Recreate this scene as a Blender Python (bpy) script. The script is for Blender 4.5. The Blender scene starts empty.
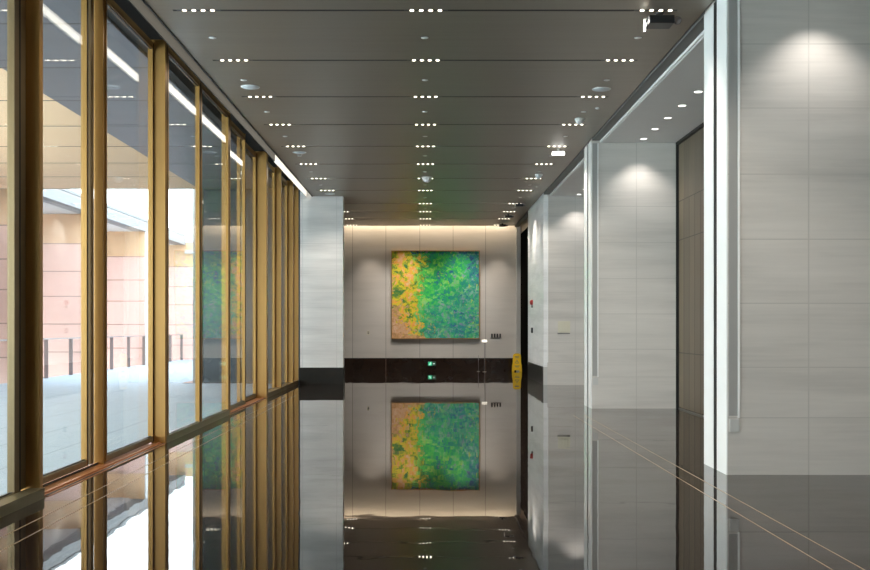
import bpy, bmesh, math, random
from mathutils import Vector, Matrix
random.seed(7)
sc = bpy.context.scene
C = sc.collection
PI = math.pi

# ------------------------------------------------------------------ mesh helpers
def bx(bm, x0, x1, y0, y1, z0, z1):
    v = [bm.verts.new((x, y, z)) for z in (z0, z1) for x, y in ((x0, y0), (x1, y0), (x1, y1), (x0, y1))]
    for f in ((3, 2, 1, 0), (4, 5, 6, 7), (0, 1, 5, 4), (1, 2, 6, 5), (2, 3, 7, 6), (3, 0, 4, 7)):
        bm.faces.new([v[i] for i in f])
    return v

def box(x0, x1, y0, y1, z0, z1, bevel=0.0):
    bm = bmesh.new()
    bx(bm, x0, x1, y0, y1, z0, z1)
    if bevel:
        bmesh.ops.bevel(bm, geom=bm.edges[:], offset=bevel, segments=2, affect='EDGES', profile=0.5)
    return bm

def boxes(lst):
    bm = bmesh.new()
    for b in lst:
        bx(bm, *b)
    return bm

def lathe(prof, n=24, m=None):
    """profile of (radius, z) revolved about z"""
    bm = bmesh.new()
    rings = []
    for r, z in prof:
        if r < 1e-6:
            rings.append([bm.verts.new((0, 0, z))])
        else:
            rings.append([bm.verts.new((r * math.cos(2 * PI * k / n), r * math.sin(2 * PI * k / n), z)) for k in range(n)])
    for a, b in zip(rings, rings[1:]):
        for k in range(n):
            k2 = (k + 1) % n
            if len(a) == 1 and len(b) == 1:
                continue
            if len(a) == 1:
                bm.faces.new((a[0], b[k], b[k2]))
            elif len(b) == 1:
                bm.faces.new((a[k], b[0], a[k2]))
            else:
                bm.faces.new((a[k], b[k], b[k2], a[k2]))
    bmesh.ops.recalc_face_normals(bm, faces=bm.faces[:])
    if m is not None:
        bmesh.ops.transform(bm, matrix=m, verts=bm.verts[:])
    return bm

def obj(name, bm, mat, parent=None, smooth=False, loc=None):
    me = bpy.data.meshes.new(name)
    bmesh.ops.recalc_face_normals(bm, faces=bm.faces[:])
    bm.to_mesh(me)
    bm.free()
    if smooth:
        for p in me.polygons:
            p.use_smooth = True
    o = bpy.data.objects.new(name, me)
    if mat:
        me.materials.append(mat)
    C.objects.link(o)
    if parent:
        o.parent = parent
    if loc:
        o.location = loc
    return o

def tag(o, label, cat, group=None):
    o['label'] = label
    o['category'] = cat
    if group:
        o['group'] = group
    return o

def thing(name, label, cat, loc=(0, 0, 0), group=None, rotz=0):
    o = bpy.data.objects.new(name, None)
    o.empty_display_size = 0.1
    o.location = loc
    o.rotation_euler = (0, 0, rotz)
    C.objects.link(o)
    return tag(o, label, cat, group)

def dup(root, loc, label):
    r = root.copy()
    C.objects.link(r)
    r.location = loc
    r['label'] = label
    for ch in list(root.children):
        c = ch.copy()
        C.objects.link(c)
        c.parent = r
    return r

def struct(name, bm, mat, label=None, cat=None, parent=None):
    o = obj(name, bm, mat, parent)
    if parent is None:
        o['kind'] = 'structure'
        if label:
            o['label'] = label
            o['category'] = cat or name.split('_')[0]
    return o

def structroot(name, label, cat):
    o = bpy.data.objects.new(name, None)
    o.empty_display_size = 0.1
    C.objects.link(o)
    o['kind'] = 'structure'
    o['label'] = label
    o['category'] = cat
    return o

# ------------------------------------------------------------------ material helpers
class NT:
    def __init__(s, name):
        s.m = bpy.data.materials.new(name)
        s.m.use_nodes = True
        s.t = s.m.node_tree
        s.t.nodes.clear()
        s.out = s.n('ShaderNodeOutputMaterial')
    def n(s, typ, **kw):
        nd = s.t.nodes.new(typ)
        for k, v in kw.items():
            setattr(nd, k, v)
        return nd
    def l(s, a, b):
        s.t.links.new(a, b)
    def math(s, op, a, b=None, c=None):
        nd = s.n('ShaderNodeMath', operation=op)
        for i, v in enumerate((a, b, c)):
            if v is None:
                continue
            if isinstance(v, (int, float)):
                nd.inputs[i].default_value = v
            else:
                s.l(v, nd.inputs[i])
        return nd.outputs[0]
    def mix(s, f, a, b, blend='MIX'):
        nd = s.n('ShaderNodeMix', data_type='RGBA', blend_type=blend)
        for i, v in ((0, f), (6, a), (7, b)):
            if isinstance(v, (int, float)):
                nd.inputs[i].default_value = v
            elif isinstance(v, tuple):
                nd.inputs[i].default_value = (*v, 1) if len(v) == 3 else v
            else:
                s.l(v, nd.inputs[i])
        return nd.outputs[2]
    def pos(s):
        g = s.n('ShaderNodeNewGeometry')
        sp = s.n('ShaderNodeSeparateXYZ')
        s.l(g.outputs['Position'], sp.inputs[0])
        return g.outputs['Position'], sp.outputs
    def noise(s, vec, scale, detail=4, rough=0.5, dist=0.0):
        nd = s.n('ShaderNodeTexNoise')
        nd.inputs['Scale'].default_value = scale
        nd.inputs['Detail'].default_value = detail
        nd.inputs['Roughness'].default_value = rough
        nd.inputs['Distortion'].default_value = dist
        s.l(vec, nd.inputs['Vector'])
        return nd
    def vscale(s, vec, v):
        nd = s.n('ShaderNodeVectorMath', operation='MULTIPLY')
        s.l(vec, nd.inputs[0])
        nd.inputs[1].default_value = v
        return nd.outputs[0]
    def vadd(s, vec, v):
        nd = s.n('ShaderNodeVectorMath', operation='ADD')
        s.l(vec, nd.inputs[0])
        nd.inputs[1].default_value = v
        return nd.outputs[0]
    def ramp(s, f, stops, interp='LINEAR'):
        nd = s.n('ShaderNodeValToRGB')
        cr = nd.color_ramp
        cr.interpolation = interp
        while len(cr.elements) < len(stops):
            cr.elements.new(0.5)
        for e, (p, c) in zip(cr.elements, stops):
            e.position = p
            e.color = (*c, 1) if len(c) == 3 else c
        if not isinstance(f, (int, float)):
            s.l(f, nd.inputs[0])
        return nd.outputs[0]
    def bsdf(s, color=None, rough=0.5, metal=0.0, normal=None, **kw):
        b = s.n('ShaderNodeBsdfPrincipled')
        if isinstance(color, tuple):
            b.inputs['Base Color'].default_value = (*color, 1)
        elif color is not None:
            s.l(color, b.inputs['Base Color'])
        if isinstance(rough, (int, float)):
            b.inputs['Roughness'].default_value = rough
        else:
            s.l(rough, b.inputs['Roughness'])
        b.inputs['Metallic'].default_value = metal
        if normal is not None:
            s.l(normal, b.inputs['Normal'])
        for k, v in kw.items():
            b.inputs[k].default_value = v
        s.l(b.outputs[0], s.out.inputs[0])
        return b
    def bump(s, h, strength=0.2, dist=0.01):
        nd = s.n('ShaderNodeBump')
        nd.inputs['Strength'].default_value = strength
        nd.inputs['Distance'].default_value = dist
        s.l(h, nd.inputs['Height'])
        return nd.outputs[0]
    def lines(s, coord, ps, w):
        """1 near any of the listed positions on one axis"""
        tot = None
        for p in ps:
            d = s.math('ABSOLUTE', s.math('SUBTRACT', coord, p))
            k = s.math('LESS_THAN', d, w)
            tot = k if tot is None else s.math('MAXIMUM', tot, k)
        return tot
    def per(s, coord, period, off, w):
        d = s.math('ABSOLUTE', s.math('SUBTRACT', s.math('FRACT', s.math('DIVIDE', s.math('SUBTRACT', coord, off), period)), 0.5))
        return s.math('GREATER_THAN', d, 0.5 - w / period)

def simple(name, col, rough=0.5, metal=0.0, var=0.08, scale=6.0, stretch=(1, 1, 1), **kw):
    t = NT(name)
    p, _ = t.pos()
    nz = t.noise(t.vscale(p, stretch), scale, 4)
    c = t.mix(nz.outputs[0], tuple(x * (1 - var) for x in col), tuple(min(1, x * (1 + var)) for x in col))
    t.bsdf(c, rough, metal, **kw)
    return t.m

def emit(name, col, strength, sample=False):
    t = NT(name)
    e = t.n('ShaderNodeEmission')
    e.inputs[0].default_value = (*col, 1)
    e.inputs[1].default_value = strength
    t.l(e.outputs[0], t.out.inputs[0])
    if not sample:
        t.m.cycles.emission_sampling = 'NONE'
    return t.m

def stone(name, col, axis, vpos, hpos, rough=0.42, streak=0.10, jointcol=0.84):
    """honed limestone in large panels: long soft horizontal streaks, thin joints"""
    t = NT(name)
    p, s = t.pos()
    n1 = t.noise(t.vscale(p, (0.35, 0.35, 3.2)), 1.3, 5, 0.55, 0.3)
    n2 = t.noise(t.vscale(p, (0.8, 0.8, 22)), 1.7, 3, 0.5)
    f = t.math('ADD', t.math('MULTIPLY', n1.outputs[0], 0.75), t.math('MULTIPLY', n2.outputs[0], 0.25))
    c = t.ramp(f, [(0.32, tuple(x * (1 - streak * 1.5) for x in col)), (0.5, col), (0.68, tuple(min(1, x * (1 + streak)) for x in col))])
    j = t.math('MAXIMUM', t.lines(s[axis], vpos, 0.007), t.lines(s[2], hpos, 0.006)) if vpos and hpos else (
        t.lines(s[axis], vpos, 0.009) if vpos else t.lines(s[2], hpos, 0.006))
    c = t.mix(j, c, tuple(x * jointcol for x in col))
    t.bsdf(c, rough)
    return t.m

# ------------------------------------------------------------------ materials
HP = [0.58, 1.09, 1.74, 2.39, 3.05, 3.72, 4.37]
M = {}
M['stone_bay'] = stone('grey limestone panels', (0.615, 0.575, 0.535), 0, [3.89], HP, streak=0.09)
M['stone_right_lit'] = stone('daylit limestone right', (0.84, 0.83, 0.82), 1, [27.2, 28.5], [0.5, 3.72])  # paler copy of the bay limestone, window daylight painted into the colour
M['stone_pier_lit'] = stone('limestone pier lightened for light', (0.76, 0.74, 0.72), 0, [-3.23, -2.33], [1.1, 2.4, 3.7], streak=0.12)  # same limestone, colour lightened to carry cove light and daylight
M['stone_far'] = stone('limestone end wall', (0.60, 0.565, 0.53), 0, [-3.65, -2.5, -1.35, -0.18, 0.97, 2.09, 3.2], [], streak=0.05, jointcol=0.5)
M['stone_plain'] = simple('plain limestone', (0.56, 0.55, 0.53), 0.45, var=0.06, scale=1.2, stretch=(.4, .4, 4))
M['plaster'] = simple('grey painted plaster', (0.68, 0.665, 0.65), 0.6, var=0.04, scale=2)
M['white_and_lit'] = simple('white trim and lit wall ends', (0.93, 0.92, 0.90), 0.22, var=0.02)  # real trim, plus wall ends and far ceiling lip with light painted in
M['black_gap'] = simple('black recess', (0.008, 0.008, 0.008), 0.6)
M['plenum'] = simple('dark plenum', (0.02, 0.018, 0.016), 0.8)
M['black'] = simple('black plastic', (0.02, 0.02, 0.022), 0.35)
M['white_plastic'] = simple('white plastic', (0.75, 0.75, 0.73), 0.35, var=0.03)
M['cream_plastic'] = simple('cream plastic', (0.66, 0.62, 0.50), 0.4, var=0.03)
M['disc'] = simple('pale grille', (0.62, 0.66, 0.68), 0.5, var=0.03, scale=40)
M['red_plastic'] = simple('red plastic', (0.45, 0.02, 0.02), 0.35)
M['steel'] = simple('brushed steel', (0.30, 0.29, 0.26), 0.28, 0.9, var=0.15, scale=3, stretch=(1, .4, 1))
M['steel_dark'] = simple('dark steel', (0.028, 0.026, 0.022), 0.8, 0.0, var=0.2, scale=3, stretch=(1, .4, 1))
M['grey_metal'] = simple('grey metal', (0.22, 0.20, 0.20), 0.4, 0.3)
M['gold_frame'] = simple('thin gilt frame', (0.42, 0.24, 0.07), 0.4, 0.5)
M['copper'] = simple('copper track', (0.55, 0.25, 0.11), 0.35, 0.7, var=0.15, scale=3)
M['brass_line'] = simple('brass inlay', (0.34, 0.24, 0.14), 0.4, 0.2)

def bronze(name, col, metal=0.75, rough=0.36):
    t = NT(name)
    p, s = t.pos()
    nz = t.noise(t.vscale(p, (14, 14, 0.5)), 2.0, 4, 0.6)
    c = t.mix(nz.outputs[0], tuple(x * 0.82 for x in col), tuple(min(1, x * 1.15) for x in col))
    t.bsdf(c, rough, metal)
    return t.m
M['bronze'] = bronze('gold bronze', (0.40, 0.215, 0.058), 0.5)
M['bronze_olive'] = bronze('olive brown bronze', (0.25, 0.18, 0.085), 0.4)
M['bronze_dark'] = bronze('dark bronze', (0.20, 0.14, 0.07), 0.6)
M['bronze_sill'] = bronze('sill bronze', (0.22, 0.19, 0.11), 0.6)

def glass_mat(name, tint, k=1.0):
    t = NT(name)
    tr = t.n('ShaderNodeBsdfTransparent')
    tr.inputs[0].default_value = (*tint, 1)
    gl = t.n('ShaderNodeBsdfGlossy')
    gl.inputs['Roughness'].default_value = 0.0
    p, _ = t.pos()
    nz = t.noise(t.vscale(p, (0.0, 0.55, 0.35)), 1.0, 1)
    nrm = t.bump(nz.outputs[0], 0.25, 0.012)
    t.l(nrm, gl.inputs['Normal'])
    lw = t.n('ShaderNodeLayerWeight')
    f = t.math('POWER', lw.outputs['Facing'], 5.0)
    # 'Facing' with blend 0.5 is 1-|cos|
    f = t.math('ADD', t.math('MULTIPLY', f, 0.92 * k), 0.04)
    mx = t.n('ShaderNodeMixShader')
    t.l(f, mx.inputs[0]); t.l(tr.outputs[0], mx.inputs[1]); t.l(gl.outputs[0], mx.inputs[2])
    t.l(mx.outputs[0], t.out.inputs[0])
    return t.m
M['glass'] = glass_mat('clear glazing', (0.96, 0.985, 0.985), 0.9)

def floor_mat():
    t = NT('polished dark granite')
    p, s = t.pos()
    sp = t.noise(p, 55, 3, 0.7)
    big = t.noise(p, 0.9, 4, 0.6)
    c = t.ramp(sp.outputs[0], [(0.35, (0.006, 0.004, 0.003)), (0.55, (0.018, 0.012, 0.010)), (0.72, (0.07, 0.05, 0.04))])
    c = t.mix(t.math('MULTIPLY', big.outputs[0], 0.5), c, (0.016, 0.012, 0.010))
    # slab joints
    j = t.math('MAXIMUM', t.per(s[0], 1.02, -1.46, 0.003), t.per(s[1], 1.02, 0.7, 0.003))
    c = t.mix(t.math('MULTIPLY', j, 0.55), c, (0.10, 0.08, 0.06))
    # slabs lie very slightly out of plane + polish ripple
    br = t.n('ShaderNodeTexVoronoi')
    br.feature = 'F1'
    br.inputs['Scale'].default_value = 1.0
    br.inputs['Randomness'].default_value = 0.0
    t.l(t.vscale(p, (1 / 1.02, 1 / 1.02, 0)), br.inputs['Vector'])
    nz = t.noise(t.vscale(p, (1.0, 1.0, 0)), 1.6, 2, 0.5)
    h = nz.outputs[0]
    nrm = t.bump(h, 1.0, 0.0009)
    b = t.bsdf(c, 0.012, 0.0, nrm)
    b.inputs['IOR'].default_value = 1.5
    return t.m
M['floor'] = floor_mat()

def ceil_mat():
    t = NT('dark satin metal panel')
    p, s = t.pos()
    nz = t.noise(t.vscale(p, (0.35, 9, 1)), 1.5, 4, 0.6)
    nl = t.noise(t.vscale(p, (0.2, 0.49, 0)), 1.0, 1)
    c = t.mix(nz.outputs[0], (0.275, 0.24, 0.20), (0.335, 0.295, 0.245))
    t.bsdf(c, 0.42, 0.6)
    return t.m
M['ceiling'] = ceil_mat()

def skirt_mat():
    t = NT('dark brown polished stone')
    p, s = t.pos()
    nz = t.noise(p, 3, 4)
    c = t.mix(nz.outputs[0], (0.012, 0.007, 0.005), (0.030, 0.017, 0.012))
    c = t.mix(t.lines(s[0], [-1.35, 2.09], 0.012), c, (0.12, 0.08, 0.06))
    t.bsdf(c, 0.18)
    return t.m
M['skirt'] = skirt_mat()
M['skirt_grey'] = simple('dark grey stone skirting', (0.020, 0.018, 0.015), 0.35, var=0.2, **{'Specular IOR Level': 0.2})

def wood_mat():
    t = NT('brown board cladding')
    p, s = t.pos()
    # boards run up; colour changes from board to board
    bi = t.math('FLOOR', t.math('DIVIDE', s[1], 0.36))
    wn = t.n('ShaderNodeTexWhiteNoise', noise_dimensions='1D')
    t.l(bi, wn.inputs['W'])
    g = t.noise(t.vscale(p, (6, 14, 0.7)), 2.0, 5, 0.6, 0.4)
    f = t.math('ADD', t.math('MULTIPLY', wn.outputs['Value'], 0.5), t.math('MULTIPLY', g.outputs[0], 0.5))
    c = t.ramp(f, [(0.2, (0.075, 0.056, 0.037)), (0.5, (0.12, 0.092, 0.06)), (0.8, (0.18, 0.138, 0.09))])
    low = t.math('LESS_THAN', s[2], 3.8)
    jv = t.math('MULTIPLY', t.per(s[1], 0.36, 0, 0.016), low)
    jh = t.lines(s[2], [1.03, 3.09, 3.8], 0.008)
    c = t.mix(t.math('MAXIMUM', jv, jh), c, (0.03, 0.022, 0.015))
    t.bsdf(c, 0.5)
    return t.m
M['wood'] = wood_mat()

def pink_mat():
    t = NT('pink sandstone, sand band above')
    p, s = t.pos()
    nz = t.noise(p, 1.4, 5, 0.6)
    up = t.math('GREATER_THAN', s[2], 4.3)
    c = t.mix(nz.outputs[0], (0.72, 0.50, 0.45), (0.80, 0.58, 0.51))
    c = t.mix(up, c, (0.72, 0.50, 0.31))
    j = t.lines(s[2], [-0.2, 0.66, 1.6, 2.53, 3.37, 4.3], 0.018)
    c = t.mix(j, c, (0.36, 0.25, 0.21))
    t.bsdf(c, 0.7)
    return t.m
M['pink'] = pink_mat()
M['bulkhead'] = simple('dark grey bulkhead', (0.17, 0.165, 0.155), 0.7, var=0.04)
M['guard'] = simple('grey corner recess', (0.36, 0.35, 0.335), 0.5, var=0.04)
M['ext_grey'] = simple('pale grey render', (0.55, 0.55, 0.54), 0.7, var=0.05, scale=1)
M['beam'] = simple('grey coated beam', (0.21, 0.215, 0.22), 0.7, var=0.05, scale=1)
M['matte_black'] = simple('matte black door', (0.008, 0.007, 0.006), 0.9, **{'Specular IOR Level': 0.0})
M['ext_dark'] = simple('dark slate cladding', (0.045, 0.065, 0.08), 0.25, var=0.15, scale=0.8)

def soffit_mat(name, a, b, rough, metal=0.0):
    t = NT(name)
    p, s = t.pos()
    nz = t.noise(t.vscale(p, (0.5, 2.0, 1)), 1.0, 4)
    c = t.mix(nz.outputs[0], a, b)
    c = t.mix(t.per(s[1], 2.04, 12.0, 0.028), c, (0.03, 0.026, 0.02))
    t.bsdf(c, rough, metal)
    return t.m
M['soffit_tan'] = soffit_mat('sand coloured soffit', (0.88, 0.57, 0.33), (0.94, 0.64, 0.39), 0.7)
M['soffit_dark'] = soffit_mat('slate grey soffit', (0.10, 0.10, 0.11), (0.16, 0.16, 0.17), 0.45, 0.2)

def terrace_mat():
    t = NT('blue grey paving')
    p, s = t.pos()
    nz = t.noise(t.vscale(p, (1, 0.4, 1)), 1.2, 5, 0.6)
    c = t.mix(nz.outputs[0], (0.33, 0.44, 0.54), (0.42, 0.53, 0.63))
    j = t.math('MAXIMUM', t.per(s[0], 0.9, 0, 0.012), t.per(s[1], 1.8, 0, 0.012))
    c = t.mix(t.math('MULTIPLY', j, 0.7), c, (0.20, 0.25, 0.30))
    t.bsdf(c, 0.6)
    return t.m
M['terrace'] = terrace_mat()

M['lamp'] = emit('warm spot lens', (1.0, 0.90, 0.72), 3.2)
M['bay_lamp'] = emit('downlight lens', (1.0, 0.95, 0.88), 2)
M['led'] = emit('led diffuser', (1.0, 0.93, 0.80), 1.4, True)
M['led_soft'] = emit('led strip soft', (1.0, 0.90, 0.74), 0.9, True)
M['exit_green'] = emit('lit green sign', (0.05, 0.62, 0.30), .35)
M['exit_white'] = emit('lit white figure', (0.75, 1.0, 0.85), .5)
M['sign_lit'] = emit('lit white panel', (1.0, 0.99, 0.95), 2)

# ------------------------------------------------------------------ floor & terrace
Y0, Y1 = -7.0, 34.5
struct('floor', boxes([(-3.65, 4.8, Y0, 26.8, -0.3, 0), (-6.5, 4.8, 26.8, 34.8, -0.3, 0)]), M['floor'], 'polished dark granite floor of the hall', 'floor')
for x0, nm in ((2.516, 1), (2.714, 2), (-2.84, 3), (-3.02, 4)):
    pass
inl = boxes([(x - 0.005, x + 0.005, -4, 17 if x > 0 else 22, -0.01, 0.0012) for x in (2.516, 2.714, -2.84, -3.02)])
struct('trim_1', inl, M['brass_line'], 'thin brass lines let into the dark floor', 'floor inlay')
struct('floor_terrace', boxes([(-11.3, -3.655, -6, 26.8, -0.3, -0.01), (-11.3, -6.5, 26.8, 46.2, -0.3, -0.01), (-6.5, -3.9, 34.85, 46.2, -0.3, -0.01)]), M['terrace'], 'pale blue grey paved terrace outside the glass', 'terrace')

# ------------------------------------------------------------------ ceiling
ZC = 4.95
GR = [10.90, 12.94, 14.99, 17.05, 19.10, 21.18, 23.23, 25.27, 27.98, 29.95, 31.90, 33.85]
allg = [0.70, 2.74, 4.78, 6.82, 8.86] + GR
lst = [(-2.96, -2.75, Y0, 34.12, ZC, ZC + .1), (2.75, 3.05, Y0, 34.12, ZC, ZC + .1)]
prev = Y0
for g in allg:
    lst.append((-2.75, 2.75, prev, g - .03, ZC, ZC + .1))
    prev = g + .03
lst.append((-2.75, 2.75, prev, 34.12, ZC, ZC + .1))
lst.append((-6.3, -2.962, 28.02, 34.12, ZC, ZC + .1))
struct('ceiling', boxes(lst), M['ceiling'], 'dark bronze metal panel ceiling with thin cross grooves', 'ceiling')
struct('ceiling_groove', boxes([(-2.75, 2.75, g - .0298, g + .0298, 4.9535, 4.975) for g in allg]), M['black_gap'], 'thin black grooves across the metal ceiling', 'ceiling groove')
struct('ceiling_plenum', box(-6.5, 4.8, Y0, 35, 5.62, 5.7), M['plenum'], 'dark void above the metal ceiling', 'ceiling')
# steel edge rail on the window side
struct('trim_2', boxes([(-3.135, -3.12, Y0, 20.8, 4.945, 5.11), (-3.135, -2.962, Y0, 26.38, 5.11, 5.125), (-2.985, -2.962, Y0, 26.38, 4.938, 4.953)]), M['steel_dark'],
       'brushed steel edge rail between the dark ceiling and the windows', 'ceiling trim')
struct('trim_7', boxes([(-3.14, -3.12, 20.8, 26.38, 4.93, 5.11)]), M['white_and_lit'], 'ceiling edge painted white for its glow above the narrow far panes', 'ceiling trim')  # lip turns white here in place of a separate cove glow
# bulkhead strip on the bay side
struct('trim_3', boxes([(3.075, 3.22, Y0, 34.3, 4.93, 5.2)]), M['bulkhead'], 'grey bulkhead strip along the right ceiling edge', 'ceiling trim')
struct('trim_4', boxes([(3.222, 3.25, Y0, 25.9, 4.895, 4.94)]), M['white_and_lit'], 'thin white edge of the bay ceilings', 'ceiling trim')
struct('ceiling_bay', box(3.252, 4.8, Y0, 25.9, 4.885, 4.98), M['plaster'], 'plain grey ceiling of the right side bays', 'ceiling')

# ------------------------------------------------------------------ far wall
struct('wall_far', box(-6.4, 3.28, 34.5, 34.8, 0.43, 5.6), M['stone_far'], 'warm beige stone end wall behind the painting', 'wall')
struct('baseboard_far', boxes([(-6.4, 3.28, 34.485, 34.8, 0, 0.43)]), M['skirt'], 'dark brown stone skirting of the end wall', 'skirting')
struct('trim_5', box(3.14, 3.28, 34.30, 34.48, 0, 4.94, 0.004), M['stone_plain'], 'pale stone corner strip right of the end wall', 'wall trim')
# dark doorway between end wall and right wall
struct('door_1', box(3.285, 3.36, 29.85, 34.8, 0, 4.7), M['matte_black'], 'tall dark door beside the yellow floor sign', 'door')
struct('wall_right_end', box(3.285, 3.6, 29.85, 34.8, 4.7, 5.6), M['bronze_dark'], 'dark panel over the tall dark door', 'wall')
# left passage side wall
struct('wall_left_end', box(-6.5, -6.4, 28.0, 34.8, 0, 5.6), M['stone_plain'], 'side wall of the passage behind the pier', 'wall')

# left pier
pier = struct('wall_pier', box(-3.30, -2.165, 26.4, 26.8, 0.43, 5.6), M['stone_pier_lit'], 'pale grey stone pier at the end of the window wall', 'pier')
struct('baseboard_pier', box(-3.315, -2.15, 26.385, 26.81, 0, 0.43), M['skirt_grey'], 'dark grey stone base of the left pier', 'skirting')
struct('wall_left_dark', box(-6.06, -3.64, 27.35, 28.0, -0.3, 7.5), M['ext_dark'], 'dark slate clad outer wall at the end of the terrace soffit', 'wall')
struct('wall_left_return', box(-3.64, -3.32, 26.62, 28.0, -0.05, 5.6), M['ext_dark'], 'dark return wall behind the last window', 'wall')

# ------------------------------------------------------------------ right side partitions and bays
XR = 3.07
def partition(idx, yn, x1, label):
    t = 0.82
    a, b = yn, yn + t
    m = [(XR, x1, a, a + 0.34, 0, 5.6), (XR, x1, a + 0.465, b, 0, 5.6), (XR + .06, x1, a + 0.34, a + 0.465, 0, 5.6)]
    r = structroot('wall_bay_%d' % idx, label, 'wall')
    # body: shallow recess behind the corner, full thickness below z 0.58
    bm = boxes([(XR, XR + .10, a + 0.0, a + 0.34, 0, 5.6), (XR + .10, x1, a, b, 0, 5.6), (XR, XR + .10, a + .465, b, 0, 5.6)])
    obj('stone_face', bm, M['stone_bay'], r)
    obj('daylit_end', boxes([(XR - .012, XR, a, a + .34, 0, 4.92), (XR - .012, XR, a + .465, b, 0, 4.92)]), M['white_and_lit'], r)  # daylight from the windows painted in as whiter ends on the stone
    obj('shadow_gap', box(XR - .008, XR + .10, a + .34, a + .465, 0, 4.93), M['black_gap'], r)
    obj('corner_trim', boxes([(XR + .10, XR + .122, a - .012, a, 0.58, 4.88)]), M['white_and_lit'], r)
    obj('corner_guard', boxes([(XR + .012, XR + .10, a - .004, a, 0.60, 4.88)]), M['guard'], r)
    obj('base_block', boxes([(XR + .02, XR + .115, a - .014, a, 0.44, 0.565)]), M['stone_plain'], r)
    return r
partition(1, 10.14, 4.80, 'nearest grey stone cross wall on the right, lit by a downlight')
partition(2, 18.40, 4.80, 'second grey stone cross wall on the right, beside the brown boards')
r3 = structroot('wall_right_far', 'pale stone wall block on the right with the red alarm', 'wall')
obj('stone_face', box(XR + .10, 4.80, 25.9, 29.8, 0, 5.6), M['stone_bay'], r3)
obj('side_face', boxes([(XR, XR + .10, 25.9, 29.8, 0.47, 5.6)]), M['stone_right_lit'], r3)
obj('corner_trim', boxes([(XR + .10, XR + .12, 25.888, 25.9, 0.58, 4.88)]), M['white_and_lit'], r3)
struct('baseboard_right', box(XR - .012, XR + .10, 25.95, 29.8, 0, 0.47), M['skirt_grey'], 'dark skirting on the far right wall block', 'skirting')
obj('side_foot', box(XR, XR + .10, 25.9, 25.95, 0, 0.47), M['stone_plain'], r3)
partition(4, 1.88, 4.80, 'stone cross wall at the near end of the hall')
# outer wall of bays
r = structroot('wall_right', 'brown vertical board wall at the back of the bay', 'wall')
obj('boards', boxes([(4.66, 4.80, 2.61, 18.36, 0.03, 4.885), (4.66, 4.80, 19.13, 25.9, 0.03, 4.885)]), M['wood'], r)
obj('base_gap', boxes([(4.70, 4.80, 2.61, 25.9, 0.0, 0.03), (4.615, 4.80, 18.362, 18.398, 0.0, 4.885)]), M['black_gap'], r)
obj('base_line', boxes([(4.648, 4.66, 10.87, 18.32, 0.0, 0.022)]), M['steel'], r)
struct('trim_6', boxes([(4.60, 4.66, 10.9, 18.35, 4.84, 4.884)]), M['black_gap'], 'black shadow line above the brown boards', 'trim')
struct('wall_right_near', box(4.66, 4.8, Y0, 1.88, 0, 5.6), M['stone_plain'], 'right wall near the camera end', 'wall')
struct('wall_back', box(-3.6, 4.8, Y0 - .2, Y0, 0, 5.6), M['stone_plain'], 'wall behind the viewer', 'wall')

# ------------------------------------------------------------------ window wall
def leaf(name, y0, y1, xg, label, cat, xf=None, st=0.085, zb=0.03, fm='bronze'):
    """framed glass leaf: glass plane centred on xg, frame 5 cm deep"""
    r = structroot(name, label, cat)
    d = 0.03
    zt = 5.16
    fr = [(xg - d, xg + d, y0, y0 + st, zb, zt), (xg - d, xg + d, y1 - st, y1, zb, zt),
          (xg - d, xg + d, y0 + st, y1 - st, 5.07, zt)]
    obj('window_frame', boxes(fr), M[fm], r)
    obj('seal', boxes([(xg + d, xg + d + .003, y1 - .028, y1 - .004, zb, 5.14), (xg + d, xg + d + .003, y0 + .002, y0 + .014, zb, 5.14)]), M['black_gap'], r)
    obj('bottom_rail', boxes([(xg - d, xg + d, y0 + st, y1 - st, zb, 0.095)]), M['bronze_sill'], r)
    g = 0.012
    obj('gasket', boxes([(xg - .012, xg + .012, y0 + st, y1 - st, 5.058, 5.07),
                         (xg - .012, xg + .012, y0 + st, y1 - st, .095, .105)]), M['black'], r)
    obj('glass_pane', box(xg - .008, xg + .008, y0 + st, y1 - st, .105, 5.058), M['glass'], r)
    return r
leaf('window_1', 4.70, 6.66, -3.50, 'fixed glass panel at the near left edge of the window wall', 'window')
leaf('window_2', 6.74, 8.58, -3.50, 'leftmost glass panel in view, cut by the photo edge', 'window', st=.13, fm='bronze_dark')
leaf('door_2', 8.80, 10.60, -3.60, 'first sliding glass leaf right of the widest bronze post', 'glass door', st=0.05)
leaf('door_3', 10.93, 12.865, -3.52, 'second sliding glass leaf with white sky at its top', 'glass door', st=0.05)
leaf('window_3', 12.95, 14.885, -3.37, 'glass panel right of the third bronze post', 'window')
leaf('window_4', 14.90, 17.065, -3.37, 'glass panel showing the green painting reflected', 'window')
leaf('door_4', 17.16, 19.125, -3.46, 'narrow sliding leaf with yellow green reflection', 'glass door')
leaf('door_5', 19.19, 21.045, -3.58, 'last sliding leaf before the broad bronze post', 'glass door')
leaf('window_5', 21.28, 23.15, -3.50, 'first narrow dark pane past the broad bronze post', 'window')
leaf('window_6', 23.28, 25.24, -3.50, 'middle narrow dark pane near the pier', 'window')
leaf('window_7', 25.38, 26.34, -3.50, 'last narrow dark pane against the pier', 'window')
leaf('window_8', 0.62, 2.58, -3.50, 'glass panel outside the left picture edge', 'window')
leaf('window_9', 2.66, 4.62, -3.50, 'glass panel beside the viewer', 'window')

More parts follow.
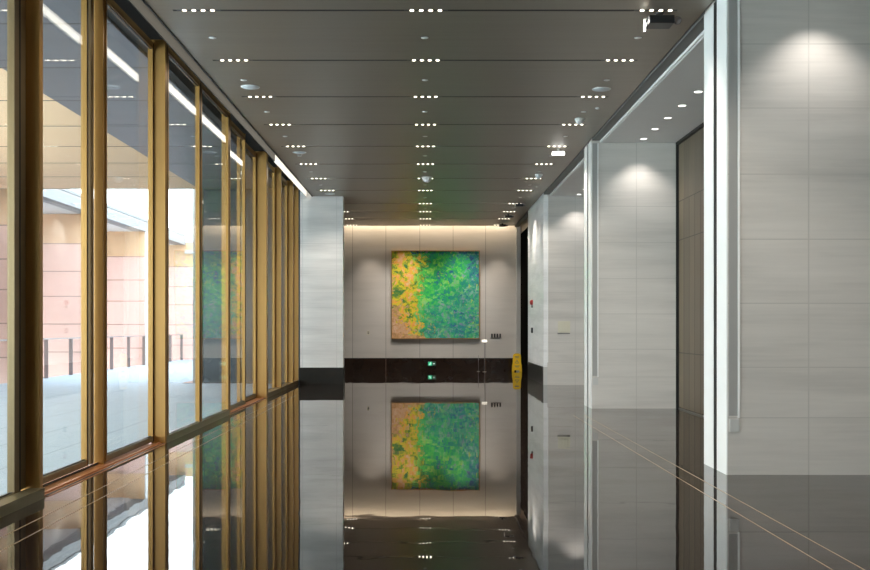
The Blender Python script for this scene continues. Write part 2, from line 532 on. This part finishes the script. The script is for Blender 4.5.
fins = [(8.77, -3.57, -3.38, .08, 'broadest bronze window post at the left edge'),
        (10.87, -3.60, -3.50, .05, 'bronze post between the two large sliding leaves'),
        (12.87, -3.525, -3.34, .06, 'bronze post right of the two sliding leaves'),
        (17.07, -3.42, -3.335, .07, 'slim bronze post at mid length of the window wall'),
        (19.13, -3.50, -3.44, .05, 'slim bronze post between the far sliding leaves'),
        (21.05, -3.58, -3.335, .20, 'broad bronze post where the sliding doors end'),
        (23.18, -3.53, -3.335, .08, 'bronze fin second from the pier'),
        (25.27, -3.53, -3.335, .08, 'bronze fin next to last before the pier'),
        (26.35, -3.48, -3.335, .03, 'bronze fin touching the pale pier'),
        (4.63, -3.57, -3.38, .06, 'bronze post outside the left picture edge'),
        (0.55, -3.57, -3.38, .06, 'bronze post beside the viewer')]
for k, (y, xa, xb, th, lab) in enumerate(fins):
    struct('trim_%d' % (10 + k), box(xa, xb, y, y + th, 0.0, 5.2, 0.004), M['bronze'], lab, 'window post')
# extra meeting stile beside the second post (two thin uprights with dark gaps)
struct('trim_30', boxes([(-3.63, -3.57, 10.68, 10.78, 0.03, 5.16), (-3.53, -3.50, 8.585, 8.765, .09, 5.16)]), M['bronze_dark'], 'dark meeting upright left of the second bronze post', 'window post')
# glazed leaves inside the camera side end
struct('wall_left_near', box(-3.7, -3.35, Y0, 0.5, 0, 5.6), M['stone_plain'], 'left wall behind the viewer', 'wall')
# head wall above the glass
struct('wall_left_head', boxes([(-3.75, -3.64, 0.5, 27.4, 5.17, 5.62)]), M['plenum'], 'dark head above the window wall', 'wall')
# sills: raised for fixed bays, sunk tracks for sliding bays
struct('trim_31', boxes([(-3.47, -3.335, 0.5, 8.765, 0, .09), (-3.335, -3.33, 8.77, 8.78, 0, .01)]), M['bronze_sill'], 'raised bronze sill at the near left', 'window sill')
struct('trim_32', box(-3.395, -3.335, 12.93, 17.07, 0, .092), M['bronze_sill'], 'raised bronze sill at mid length of the window wall', 'window sill')
struct('trim_33', box(-3.47, -3.335, 21.25, 26.38, 0, .10), M['bronze_dark'], 'raised dark sill below the narrow far panes', 'window sill')
def track(name, a, b, lab):
    r = structroot(name, lab, 'door track')
    obj('track_plate', boxes([(-3.64, -3.33, a, b, 0.0, 0.006)]), M['copper'], r)
    obj('track_slot', boxes([(-3.372, -3.345, a, b, 0.006, 0.009), (-3.56, -3.555, a, b, .006, .03)]), M['black_gap'], r)
    obj('track_guide', boxes([(-3.43, -3.40, a, b, 0.006, 0.022)]), M['copper'], r)
    return r
track('trim_34', 8.86, 12.86, 'copper coloured floor track of the near sliding doors')
track('trim_35', 17.15, 21.04, 'copper coloured floor track of the far sliding doors')

# LED lines
led = tag(obj('linear_light', boxes([(-2.976, -2.962, 0.6, 26.3, 4.955, 5.10)]), M['led']),
          'long hidden light line along the ceiling edge, mirrored in the glass', 'light')
# ------------------------------------------------------------------ outside
struct('ceiling_terrace', box(-5.95, -3.76, -6, 26.4, 5.14, 5.5), M['soffit_dark'], 'dark grey soffit just outside the windows', 'soffit')
struct('ceiling_terrace_sand', box(-11.7, -5.95, -6, 26.4, 5.14, 5.5), M['soffit_tan'], 'sand coloured soffit farther over the terrace', 'soffit')
rb = structroot('wall_beam', 'pale grey beam along the far side of the terrace', 'beam')
obj('beam_face', boxes([(-11.6, -11.1, 26.6, 46.4, 5.30, 5.62), (-11.6, -11.1, 26.6, 46.4, 5.70, 5.80)]), M['beam'], rb)
obj('beam_slot', boxes([(-11.6, -11.14, 26.6, 46.4, 5.62, 5.70)]), M['grey_metal'], rb)
struct('ceiling_outer', box(-15, -11.6, 20, 46.4, 5.30, 5.5), M['ext_grey'], 'pale underside behind the grey beam', 'soffit')
for k, y in enumerate((21.4, 27.5, 33.6, 39.8)):
    lab = ['pink stone cross wall behind the leftmost post', 'pink stone cross wall seen at the left edge',
           'pink stone cross wall seen in the first large leaf', 'pink stone cross wall seen in the second large leaf'][k]
    rr = structroot('wall_pink_%d' % (k + 1), lab, 'wall')
    obj('stone_face', box(-14.9, -11.16, y, y + .4, -2.0, 5.30), M['pink'], rr)
    obj('edge_strip', box(-11.16, -11.12, y, y + .4, -0.01, 5.30), M['ext_grey'], rr)
struct('wall_pink_end', box(-15, -3.8, 46.4, 46.8, -2.0, 5.45), M['pink'], 'pink stone wall closing the terrace at its far end', 'wall')
struct('wall_pink_cap', box(-11.1, -3.8, 46.2, 46.4, 4.9, 5.05), M['ext_grey'], 'grey ledge on the far pink wall', 'wall')
struct('wall_pink_side', box(-15.3, -15, 19.0, 46.8, -2, 5.5), M['pink'], 'outermost pink stone wall of the terrace', 'wall')
struct('floor_lower', box(-15, -11.3, 8, 46.4, -2.3, -2.0), M['ext_grey'], 'lower ground past the railing', 'ground')
rl = thing('railing', 'grey metal railing along the terrace edge before the pink walls', 'railing', (-11.12, 36, -0.01))
obj('top_rail', box(-.025, .025, -17.0, 9.8, 1.14, 1.18), M['grey_metal'], rl)
y = 21.2
while y < 46:
    obj('post', boxes([(-.06, .06, y - 36 - .012, y - 36 + .012, 0, 1.14)]), M['grey_metal'], rl)
    y += 2.04

# ------------------------------------------------------------------ painting
def art_mat():
    t = NT('abstract paint')
    tc = t.n('ShaderNodeTexCoord')
    mp = t.n('ShaderNodeMapping')
    t.l(tc.outputs['Object'], mp.inputs[0])
    v = mp.outputs[0]
    sx = t.n('ShaderNodeSeparateXYZ'); t.l(v, sx.inputs[0])
    X, Z = sx.outputs[0], sx.outputs[2]           # -1.5..1.5, 0..3.04
    u = t.math('DIVIDE', t.math('ADD', X, 1.52), 3.04)
    w = t.math('DIVIDE', Z, 3.04)
    dab = t.noise(v, 3.2, 8, 0.72, 0.8)
    dab2 = t.noise(t.vadd(v, (7, 3, 1)), 2.2, 8, 0.72, 1.0)
    big = t.noise(t.vadd(v, (1, 9, 4)), 1.1, 4, 0.6, 0.3)
    fine = t.noise(t.vadd(v, (3, 3, 3)), 6.5, 6, 0.72, 0.6)
    vv = t.n('ShaderNodeTexVoronoi'); vv.feature = 'F1'; vv.inputs['Scale'].default_value = 8.5
    wv = t.n('ShaderNodeVectorMath', operation='MULTIPLY_ADD')
    t.l(t.noise(v, 4.0, 3, 0.6).outputs['Color'], wv.inputs[0]); wv.inputs[1].default_value = (.45, .45, .45); t.l(v, wv.inputs[2])
    t.l(wv.outputs[0], vv.inputs['Vector'])
    sc_ = t.n('ShaderNodeSeparateColor'); t.l(vv.outputs['Color'], sc_.inputs[0])
    def dabbed(nz, ch):
        return t.math('ADD', t.math('MULTIPLY', nz, 0.80), t.math('MULTIPLY', sc_.outputs[ch], 0.20))
    dd1 = dabbed(dab.outputs[0], 0); dd2 = dabbed(dab2.outputs[0], 1); ddf = dabbed(fine.outputs[0], 2)
    green = t.ramp(dd1, [(0.33, (0.01, 0.14, 0.30)), (0.41, (0.01, 0.32, 0.24)), (0.48, (0.01, 0.48, 0.12)), (0.56, (0.08, 0.68, 0.10)), (0.66, (0.45, 0.85, 0.15))])
    blue = t.ramp(dd2, [(0.38, (0.01, 0.08, 0.24)), (0.47, (0.03, 0.24, 0.38)), (0.54, (0.02, 0.42, 0.20)), (0.66, (0.35, 0.46, 0.62))])
    yel = t.ramp(dd2, [(0.36, (0.04, 0.22, 0.05)), (0.44, (0.35, 0.45, 0.02)), (0.50, (0.85, 0.72, 0.03)), (0.57, (0.95, 0.42, 0.06)), (0.68, (0.90, 0.60, 0.36))])
    peach = t.ramp(ddf, [(0.3, (0.45, 0.25, 0.10)), (0.5, (0.72, 0.40, 0.20)), (0.7, (0.80, 0.55, 0.38))])
    # blue towards top right corner and in the lower right half
    def sm(x, a, b):
        nd = t.n('ShaderNodeMapRange'); nd.interpolation_type = 'SMOOTHSTEP'
        t.l(x, nd.inputs[0]); nd.inputs[1].default_value = a; nd.inputs[2].default_value = b
        return nd.outputs[0]
    wob = t.math('MULTIPLY', t.math('SUBTRACT', big.outputs[0], 0.5), 1.1)
    wob2 = t.math('MULTIPLY', t.math('SUBTRACT', dd1, 0.5), 1.7)
    tr = t.math('ADD', t.math('ADD', t.math('MULTIPLY', u, 0.55), w), t.math('ADD', wob, wob2))
    mtr = sm(tr, 1.28, 1.42)
    low = t.math('SUBTRACT', t.math('ADD', u, t.math('ADD', wob2, wob)), w)
    mlow = t.math('MULTIPLY', sm(low, 0.0, 0.45), 0.65)
    c = t.mix(t.math('MAXIMUM', mtr, mlow), green, blue)
    # scattered yellow green and violet dabs
    c = t.mix(sm(ddf, 0.62, 0.68), c, (0.45, 0.62, 0.10))
    c = t.mix(t.math('MULTIPLY', sm(ddf, 0.44, 0.38), mlow), c, (0.30, 0.26, 0.48))
    # yellow left band, wider at mid height
    edge = t.math('ADD', u, t.math('ADD', t.math('MULTIPLY', wob2, 0.55), t.math('MULTIPLY', wob, 0.35)))
    my = sm(edge, 0.37, 0.28)
    c = t.mix(my, c, yel)
    pc = t.math('ADD', t.math('ADD', u, t.math('MULTIPLY', w, 0.6)), t.math('MULTIPLY', wob2, 0.7))
    c = t.mix(sm(pc, 0.34, 0.22), c, peach)
    nrm = t.bump(dab.outputs[0], 0.3, 0.01)
    t.bsdf(c, 0.6, 0, nrm)
    return t.m
pt = thing('painting', 'large square abstract painting in green, blue and yellow on the end wall', 'painting', (0.362, 34.5, 1.09))
obj('canvas', box(-1.495, 1.495, -.088, -.002, 0.025, 3.015), art_mat(), pt)
obj('picture_frame', boxes([(-1.52, -1.495, -.10, -.001, 0, 3.04), (1.495, 1.52, -.10, -.001, 0, 3.04),
                    (-1.495, 1.495, -.10, -.001, 0, .025), (-1.495, 1.495, -.10, -.001, 3.015, 3.04)]), M['gold_frame'], pt)

# ------------------------------------------------------------------ ceiling spot rows
ordn = ['nearest', 'second', 'third', 'fourth', 'fifth', 'sixth', 'seventh', 'eighth', 'ninth', 'tenth', 'eleventh', 'twelfth']
def lampmesh():
    return lathe([(0, 0), (.017, 0), (.021, -.003), (.023, .012), (0, .012)], 16)
proto = None
for k, g in enumerate(GR):
    for side, X in (('left', -2.47), ('middle', 0.01), ('right', 2.52)):
        lab = 'row of four small ceiling spots, %s from the viewer in the %s column' % (ordn[k], side)
        if proto is None:
            proto = thing('spotlight_row', lab, 'ceiling light', (X, g, ZC), 'recessed spot rows in the ceiling grooves')
            lm = None
            for q in range(4):
                o = obj('spot_lens', lampmesh(), M['lamp'], proto, loc=(-.153 + q * .102, 0, .0005))
            obj('spot_channel', boxes([(-.24, .24, -.029, .029, .003, .03)]), M['black'], proto)
        else:
            dup(proto, (X, g, ZC), lab)

# sprinklers midway between grooves
spy = [(a + b) / 2 for a, b in zip(GR, GR[1:])]
proto = None
for k, g in enumerate(spy[:9]):
    for side, X in (('left', -2.53), ('middle', 0.0), ('right', 2.54)):
        lab = 'small round white sprinkler cover, %s from the viewer in the %s line' % (ordn[k], side)
        if proto is None:
            proto = thing('ceiling_sprinkler', lab, 'sprinkler', (X, g, ZC), 'sprinkler covers on the ceiling')
            obj('cover_plate', lathe([(0, -.008), (.038, -.008), (.044, -.005), (.046, .003), (0, .003)], 20), M['white_plastic'], proto, True)
            obj('stem', lathe([(0, -.002), (.012, -.002), (.012, .12), (0, .12)], 10), M['grey_metal'], proto)
            obj('rim', lathe([(.046, -.001), (.05, -.004), (.054, -.001)], 20), M['grey_metal'], proto, True)
        else:
            dup(proto, (X, g, ZC), lab)

proto = None
for (X, g, lab) in ((-2.51, 14.37, 'large round pale ceiling speaker, nearest one on the window side'),
                    (-2.48, 19.75, 'large round pale ceiling speaker, second one on the window side'),
                    (-2.46, 25.9, 'large round pale ceiling speaker close to the left pier'),
                    (2.56, 14.5, 'large round pale ceiling speaker on the bay side')):
    if proto is None:
        proto = thing('ceiling_speaker', lab, 'speaker', (X, g, ZC), 'round ceiling speakers')
        obj('grille', lathe([(0, -.012), (.115, -.012), (.122, -.006), (.122, .003), (0, .003)], 32), M['disc'], proto, True)
        obj('back_box', lathe([(0, -.001), (.10, -.001), (.10, .14), (0, .14)], 20), M['grey_metal'], proto)
        obj('rim', lathe([(.122, -.001), (.126, -.009), (.135, -.006), (.137, -.001)], 32), M['white_plastic'], proto, True)
    else:
        dup(proto, (X, g, ZC), lab)

# dome detectors / cameras
def dome(name, X, g, lab, cat, r=0.10, col='white_plastic', lens='black'):
    t = thing(name, lab, cat, (X, g, ZC))
    obj('base_plate', lathe([(0, -.035), (r * .95, -.035), (r, -.02), (r, .003), (0, .003)], 28), M[col], t, True)
    prof = [(r * .8 * math.cos(a), -.035 - r * .75 * math.sin(a)) for a in [i * PI / 16 for i in range(9)]]
    prof[-1] = (0, -.035 - r * .75)
    obj('dome_cover', lathe(prof, 24), M[lens], t, True)
    return t
dome('ceiling_smoke_detector', 0.045, 23.05, 'white domed detector on the ceiling centre line', 'detector', 0.12, 'white_plastic', 'white_plastic')
dome('ceiling_dome_camera', 2.56, 16.55, 'small white dome camera near the bay side ceiling edge', 'camera', 0.085, 'white_plastic', 'white_plastic')
dome('ceiling_dome_camera', 2.57, 22.6, 'white dome camera farther along the bay side ceiling', 'camera', 0.09, 'white_plastic', 'disc')

def bullet_camera(X, g, lab, s=1.0, name='projector', rot=0.0):
    t = thing(name, lab, 'projector' if name == 'projector' else 'camera', (X, g, ZC), None, rot)
    obj('mount', lathe([(0, -.05 * s), (.03 * s, -.05 * s), (.04 * s, -.012), (.06 * s, .003), (0, .003)], 16), M['black'], t, True)
    obj('body', box(-.14 * s, .14 * s, -.12 * s, .12 * s, -.14 * s, -.05 * s, 0.012 * s), M['black'], t)
    obj('side_bracket', boxes([(-.175 * s, -.155 * s, -.02, .02, -.20 * s, -.06 * s), (-.16 * s, -.14 * s, -.02, .02, -.08 * s, -.06 * s)]), M['white_plastic'], t)
    obj('lens_ring', lathe([(0, 0), (.035 * s, 0), (.045 * s, .03 * s), (.045 * s, .05 * s), (0, .05 * s)], 20,
                      Matrix.Translation((.185 * s, 0, -.09 * s)) @ Matrix.Rotation(PI / 2, 4, 'X')), M['grey_metal'], t, True)
    return t
bullet_camera(2.58, 11.0, 'black ceiling device with pale side bracket at the top of the photo', 1.0, 'ceiling_camera')
bullet_camera(2.62, 27.75, 'dark ceiling device at the third to last groove', 0.75, 'ceiling_camera')
bullet_camera(2.55, 30.6, 'black and white ceiling device near the dark door', 0.75, 'ceiling_camera')
bullet_camera(2.58, 33.3, 'dark ceiling device closest to the end wall', 0.75, 'ceiling_camera')

es = thing('ceiling_emergency_lamp', 'small glowing white box lamp hung below the bay side ceiling', 'lamp', (2.58, 19.35, ZC))
obj('lamp_box', box(-.12, .12, -.03, .03, -.125, -.065, .006), M['sign_lit'], es)
obj('lamp_bracket', boxes([(-.11, .11, -.02, .02, -.065, -.045), (-.02, .02, -.015, .015, -.045, -.001)]), M['white_plastic'], es)
# small plates beside the dome camera
sp = thing('ceiling_heat_sensor', 'tiny pale sensor between two right hand spot rows', 'sensor', (2.72, 15.75, ZC))
obj('cover_plate', lathe([(0, -.02), (.03, -.018), (.045, .003), (0, .003)], 18), M['white_plastic'], sp, True)

# bay downlights
ZB = 4.885
proto = None
bays = [(18.4, 8, 'middle'), (10.14, 4, 'nearest'), (25.9, 6, 'farthest')]
for yn, n, nm in bays:
    for k in range(n):
        y = yn - .42 - k * .9
        if y < yn - 7.4:
            break
        lab = 'round downlight in the %s bay ceiling, %s counted from the stone cross wall' % (nm, ordn[k].replace('nearest', 'first'))
        if proto is None:
            proto = thing('downlight', lab, 'ceiling light', (3.93, y, ZB), 'downlights in the bay ceilings')
            obj('lens', lathe([(0, -.004), (.055, -.004), (.057, .003), (0, .003)], 20), M['bay_lamp'], proto)
            obj('rim', lathe([(.057, -.001), (.06, -.008), (.072, -.006), (.074, -.001)], 20), M['white_plastic'], proto, True)
        else:
            dup(proto, (3.93, y, ZB), lab)

# ------------------------------------------------------------------ small things
# wet floor sign
def aframe():
    t = thing('wet_floor_sign', 'yellow folding wet floor sign standing by the dark door', 'floor sign', (3.10, 33.75, 0))
    H, lean = 0.60, 0.10
    yel = simple('yellow plastic', (0.95, 0.60, 0.02), 0.35, var=0.04)
    for s in (-1, 1):
        bm = bmesh.new()
        out = [(-.16, 0), (-.10, 0), (-.085, .045), (.085, .045), (.10, 0), (.16, 0), (.155, .20), (.135, .30), (.13, .55), (.11, .585), (.08, .60), (-.08, .60), (-.11, .585), (-.13, .55), (-.135, .30), (-.155, .20)]
        def P(x, z, o):
            return (x, s * (lean * (1 - z / H) + .006) + o, z)
        a = [bm.verts.new(P(x, z, 0)) for x, z in out]
        b = [bm.verts.new(P(x, z, s * .012)) for x, z in out]
        bm.faces.new(a); bm.faces.new(b[::-1])
        for i in range(len(out)):
            j = (i + 1) % len(out)
            bm.faces.new((a[i], a[j], b[j], b[i]))
        bmesh.ops.triangulate(bm, faces=[f for f in bm.faces if len(f.verts) > 4])
        pn = obj('panel', bm, yel, t)
        if s < 0:
            bm = bmesh.new()
            def quad(pts):
                vs = [bm.verts.new((x, -(lean * (1 - z / H) + .0195), z)) for x, z in pts]
                bm.faces.new(vs)
            # warning triangle with a bar, and bars of lettering too small to read
            for c0, c1 in (((-.06, .28), (0, .40)), ((0, .40), (.06, .28)), ((.06, .28), (-.06, .28))):
                dx, dz = c1[0] - c0[0], c1[1] - c0[1]
                L = math.hypot(dx, dz); nx, nz = -dz / L * .006, dx / L * .006
                quad([(c0[0] - nx, c0[1] - nz), (c1[0] - nx, c1[1] - nz), (c1[0] + nx, c1[1] + nz), (c0[0] + nx, c0[1] + nz)])
            quad([(-.007, .31), (.007, .31), (.007, .355), (-.007, .355)])
            for z, w in ((.50, .075), (.46, .06), (.19, .08), (.155, .06)):
                quad([(-w, z - .009), (w, z - .009), (w, z + .009), (-w, z + .009)])
            obj('printed_marks', bm, M['grey_metal'], pn)
    obj('hinge', box(-.06, .06, -.022, .022, .60, .612, .003), simple('dark yellow plastic', (0.5, 0.3, 0.02), 0.4), t)
    return t
aframe()

# slim stand with lit white plate + shorter stand
st = thing('sign_stand', 'slim metal stand with a small white plate right of the painting', 'sign stand', (1.985, 33.4, 0))
obj('base', lathe([(0, 0), (.07, 0), (.07, .008), (.02, .016), (0, .016)], 24), M['steel'], st, True)
obj('pole', lathe([(0, .014), (.011, .014), (.011, 1.0), (0, 1.0)], 12), M['grey_metal'], st, True)
pb = box(-.09, .09, -.065, .065, -.006, .006, .003)
bmesh.ops.transform(pb, matrix=Matrix.Translation((0, -.01, 1.03)) @ Matrix.Rotation(math.radians(42), 4, 'X'), verts=pb.verts[:])
obj('sign_plate', pb, M['white_and_lit'], st)
s2 = thing('barrier_post', 'short thin barrier post left of the white plate stand', 'post', (1.80, 33.7, 0))
obj('base', lathe([(0, 0), (.055, 0), (.055, .008), (.02, .016), (0, .016)], 24), M['steel'], s2, True)
obj('pole', lathe([(0, .014), (.008, .014), (.008, .55), (0, .55)], 10), M['grey_metal'], s2, True)

# green exit sign on skirting with arrow
ex = thing('exit_sign', 'small lit green exit sign with running figure and arrow on the dark skirting', 'exit sign', (0.24, 34.485, 0.16))
obj('sign_box', box(-.14, .14, -.03, -.001, 0, .15, .004), simple('dark green casing', (0.01, 0.06, 0.035), 0.3), ex)
obj('lit_panel', boxes([(-.13, .0, -.033, -.03, .015, .135)]), M['exit_green'], ex)
bm = bmesh.new()
def q(pts):
    bm.faces.new([bm.verts.new((x, -.0345, z)) for x, z in pts])
q([(-.060, .112), (-.046, .112), (-.046, .126), (-.060, .126)])
q([(-.078, .070), (-.058, .064), (-.044, .104), (-.062, .108)])
q([(-.078, .070), (-.066, .064), (-.094, .025), (-.106, .03)])
q([(-.066, .066), (-.056, .072), (-.030, .045), (-.04, .038)])
q([(-.05, .10), (-.044, .092), (-.022, .085), (-.022, .094)])
q([(.03, .068), (.03, .082), (.07, .082), (.07, .068)])
q([(.065, .05), (.10, .075), (.065, .10), (.067, .075)])
obj('pictogram', bm, M['exit_white'], ex)

# sockets and switches on the end wall
so = thing('wall_socket', 'small dark double socket on the end wall left of the painting', 'socket', (-1.96, 34.5, 1.25))
obj('face_plate', box(-.05, .05, -.008, -.001, -.02, .12, .002), M['cream_plastic'], so)
obj('upper_outlet', box(-.025, .035, -.014, -.008, .065, .09), M['black'], so)
obj('lower_outlet', box(-.022, .035, -.014, -.008, .01, .045), M['grey_metal'], so)
sw = thing('switch_strip', 'row of four small dark switches on the end wall right of the painting', 'switch', (2.45, 34.5, 1.13))
obj('backing_strip', box(-.19, .19, -.012, -.001, -.02, .01, .002), M['grey_metal'], sw)
for q4 in range(4):
    obj('switch', box(-.17 + q4 * .095, -.115 + q4 * .095, -.03, -.001, .01, .14, .003), M['black'], sw)

sp2 = thing('light_switch', 'cream panel of switches on the far stone cross wall', 'switch', (3.60, 25.9, 1.32))
obj('face_plate', box(-.16, .16, -.014, -.001, 0.03, .33, .004), M['cream_plastic'], sp2)
for cx in (-.105, -.035, .035, .105):
    obj('rocker', box(cx - .028, cx + .028, -.02, -.014, .07, .29, .003), M['cream_plastic'], sp2)
obj('lower_lip', box(-.17, .15, -.022, -.001, 0.0, .03, .002), M['grey_metal'], sp2)

al = thing('fire_alarm', 'red round fire alarm on the far right wall block', 'alarm', (3.07, 28.5, 2.2))
Rm = Matrix.Rotation(-PI / 2, 4, 'Y')
obj('alarm_body', lathe([(0, -.003), (.075, -.003), (.075, .045), (.05, .075), (0, .085)], 24, Rm), M['red_plastic'], al, True)
obj('alarm_box', box(-.04, .003, -.05, .05, -.15, -.08, .004), M['grey_metal'], al)
cb = thing('card_reader', 'small dark wall device below the red alarm', 'wall device', (3.07, 28.5, 1.38))
obj('reader_body', box(-.045, .003, -.055, .055, -.05, .10, .006), M['black'], cb)
obj('reader_face', box(-.05, -.045, -.04, .04, -.03, .08), M['grey_metal'], cb)

# ------------------------------------------------------------------ lights
def spot(x, y, z, energy, angle, col=(1, .93, .82), blend=.5, rad=.04, rot=(0, 0, 0)):
    l = bpy.data.lights.new('spot', 'SPOT')
    l.energy = energy; l.color = col; l.spot_size = math.radians(angle); l.spot_blend = blend; l.shadow_soft_size = rad
    o = bpy.data.objects.new('spot', l)
    o.location = (x, y, z); o.rotation_euler = rot
    C.objects.link(o)
    return o
def area(x, y, z, sx, sy, energy, col, rot):
    l = bpy.data.lights.new('area', 'AREA')
    l.shape = 'RECTANGLE'; l.size = sx; l.size_y = sy; l.energy = energy; l.color = col
    o = bpy.data.objects.new('area', l)
    o.location = (x, y, z); o.rotation_euler = rot
    C.objects.link(o)
    return o
K = 1.0
for g in allg[4:-1]:
    for X in (-2.47, 0.01, 2.52):
        if X > 2 and g == GR[0]:
            X = 2.36
        spot(X, g, ZC - .012, 55 * K, 110, rad=.03, blend=.8)
# bay downlights: cross-wall scallops
for yn in (18.4, 10.14, 25.9):
    for k in range(7):
        y = yn - .42 - k * .9
        if k in (0, 2, 4, 6):
            spot(3.93, y, ZB - .012, 27 * K if k == 0 else 60 * K, 104, (1, .96, .91), blend=.7, rad=.03)
# end wall washers (in last spot rows)
for X in (-1.85, 2.50):
    spot(X, 33.82, ZC - .012, 80 * K, 68, (1, .88, .74), blend=.9, rad=.03)
for X in (-0.6, 1.3):
    spot(X, 32.6, ZC - .012, 110 * K, 64, (1, .95, .86), blend=1.0, rad=.03, rot=(math.radians(34), 0, 0))
# wall block scallops
for y in (26.9, 28.2):
    spot(2.72, y, ZC - .012, 34 * K, 64, (1, .96, .9), blend=.9, rad=.02)
# cove over end wall
area(0, 34.22, 5.25, 6.2, .06, 18 * K, (1, .80, .55), (math.radians(25), 0, 0))
# daylight
w = bpy.data.worlds.new('overcast')
sc.world = w
w.use_nodes = True
nt = w.node_tree
nt.nodes.clear()
bg = nt.nodes.new('ShaderNodeBackground')
tc = nt.nodes.new('ShaderNodeTexCoord')
sp_ = nt.nodes.new('ShaderNodeSeparateXYZ')
nt.links.new(tc.outputs['Generated'], sp_.inputs[0])
cr = nt.nodes.new('ShaderNodeValToRGB')
cr.color_ramp.elements[0].position = 0.0
cr.color_ramp.elements[0].color = (0.80, 0.95, 1.0, 1)
cr.color_ramp.elements[1].position = 0.35
cr.color_ramp.elements[1].color = (0.87, 0.935, 1.0, 1)
nt.links.new(sp_.outputs[2], cr.inputs[0])
nt.links.new(cr.outputs[0], bg.inputs[0])
bg.inputs[1].default_value = 2.9
ow = nt.nodes.new('ShaderNodeOutputWorld')
nt.links.new(bg.outputs[0], ow.inputs[0])

# ------------------------------------------------------------------ camera
cam = bpy.data.cameras.new('camera')
cam.sensor_width = 36
cam.lens = 36 * 1000 / 870
cam.shift_x = 10 / 870
cam.shift_y = 42 / 870
cam.clip_end = 300
co = bpy.data.objects.new('camera', cam)
co.location = (0, 0, 1.5)
co.rotation_euler = (PI / 2, 0, 0)
C.objects.link(co)
sc.camera = co

vs = sc.view_settings
vs.view_transform = 'Standard'
vs.look = 'None'
vs.gamma = 1
vs.exposure = 1.6
vs.use_curve_mapping = False
sc.cycles.max_bounces = 10
sc.cycles.diffuse_bounces = 5
sc.cycles.glossy_bounces = 5
sc.cycles.transparent_max_bounces = 24
sc.cycles.sample_clamp_indirect = 6
sc.cycles.use_denoising = True
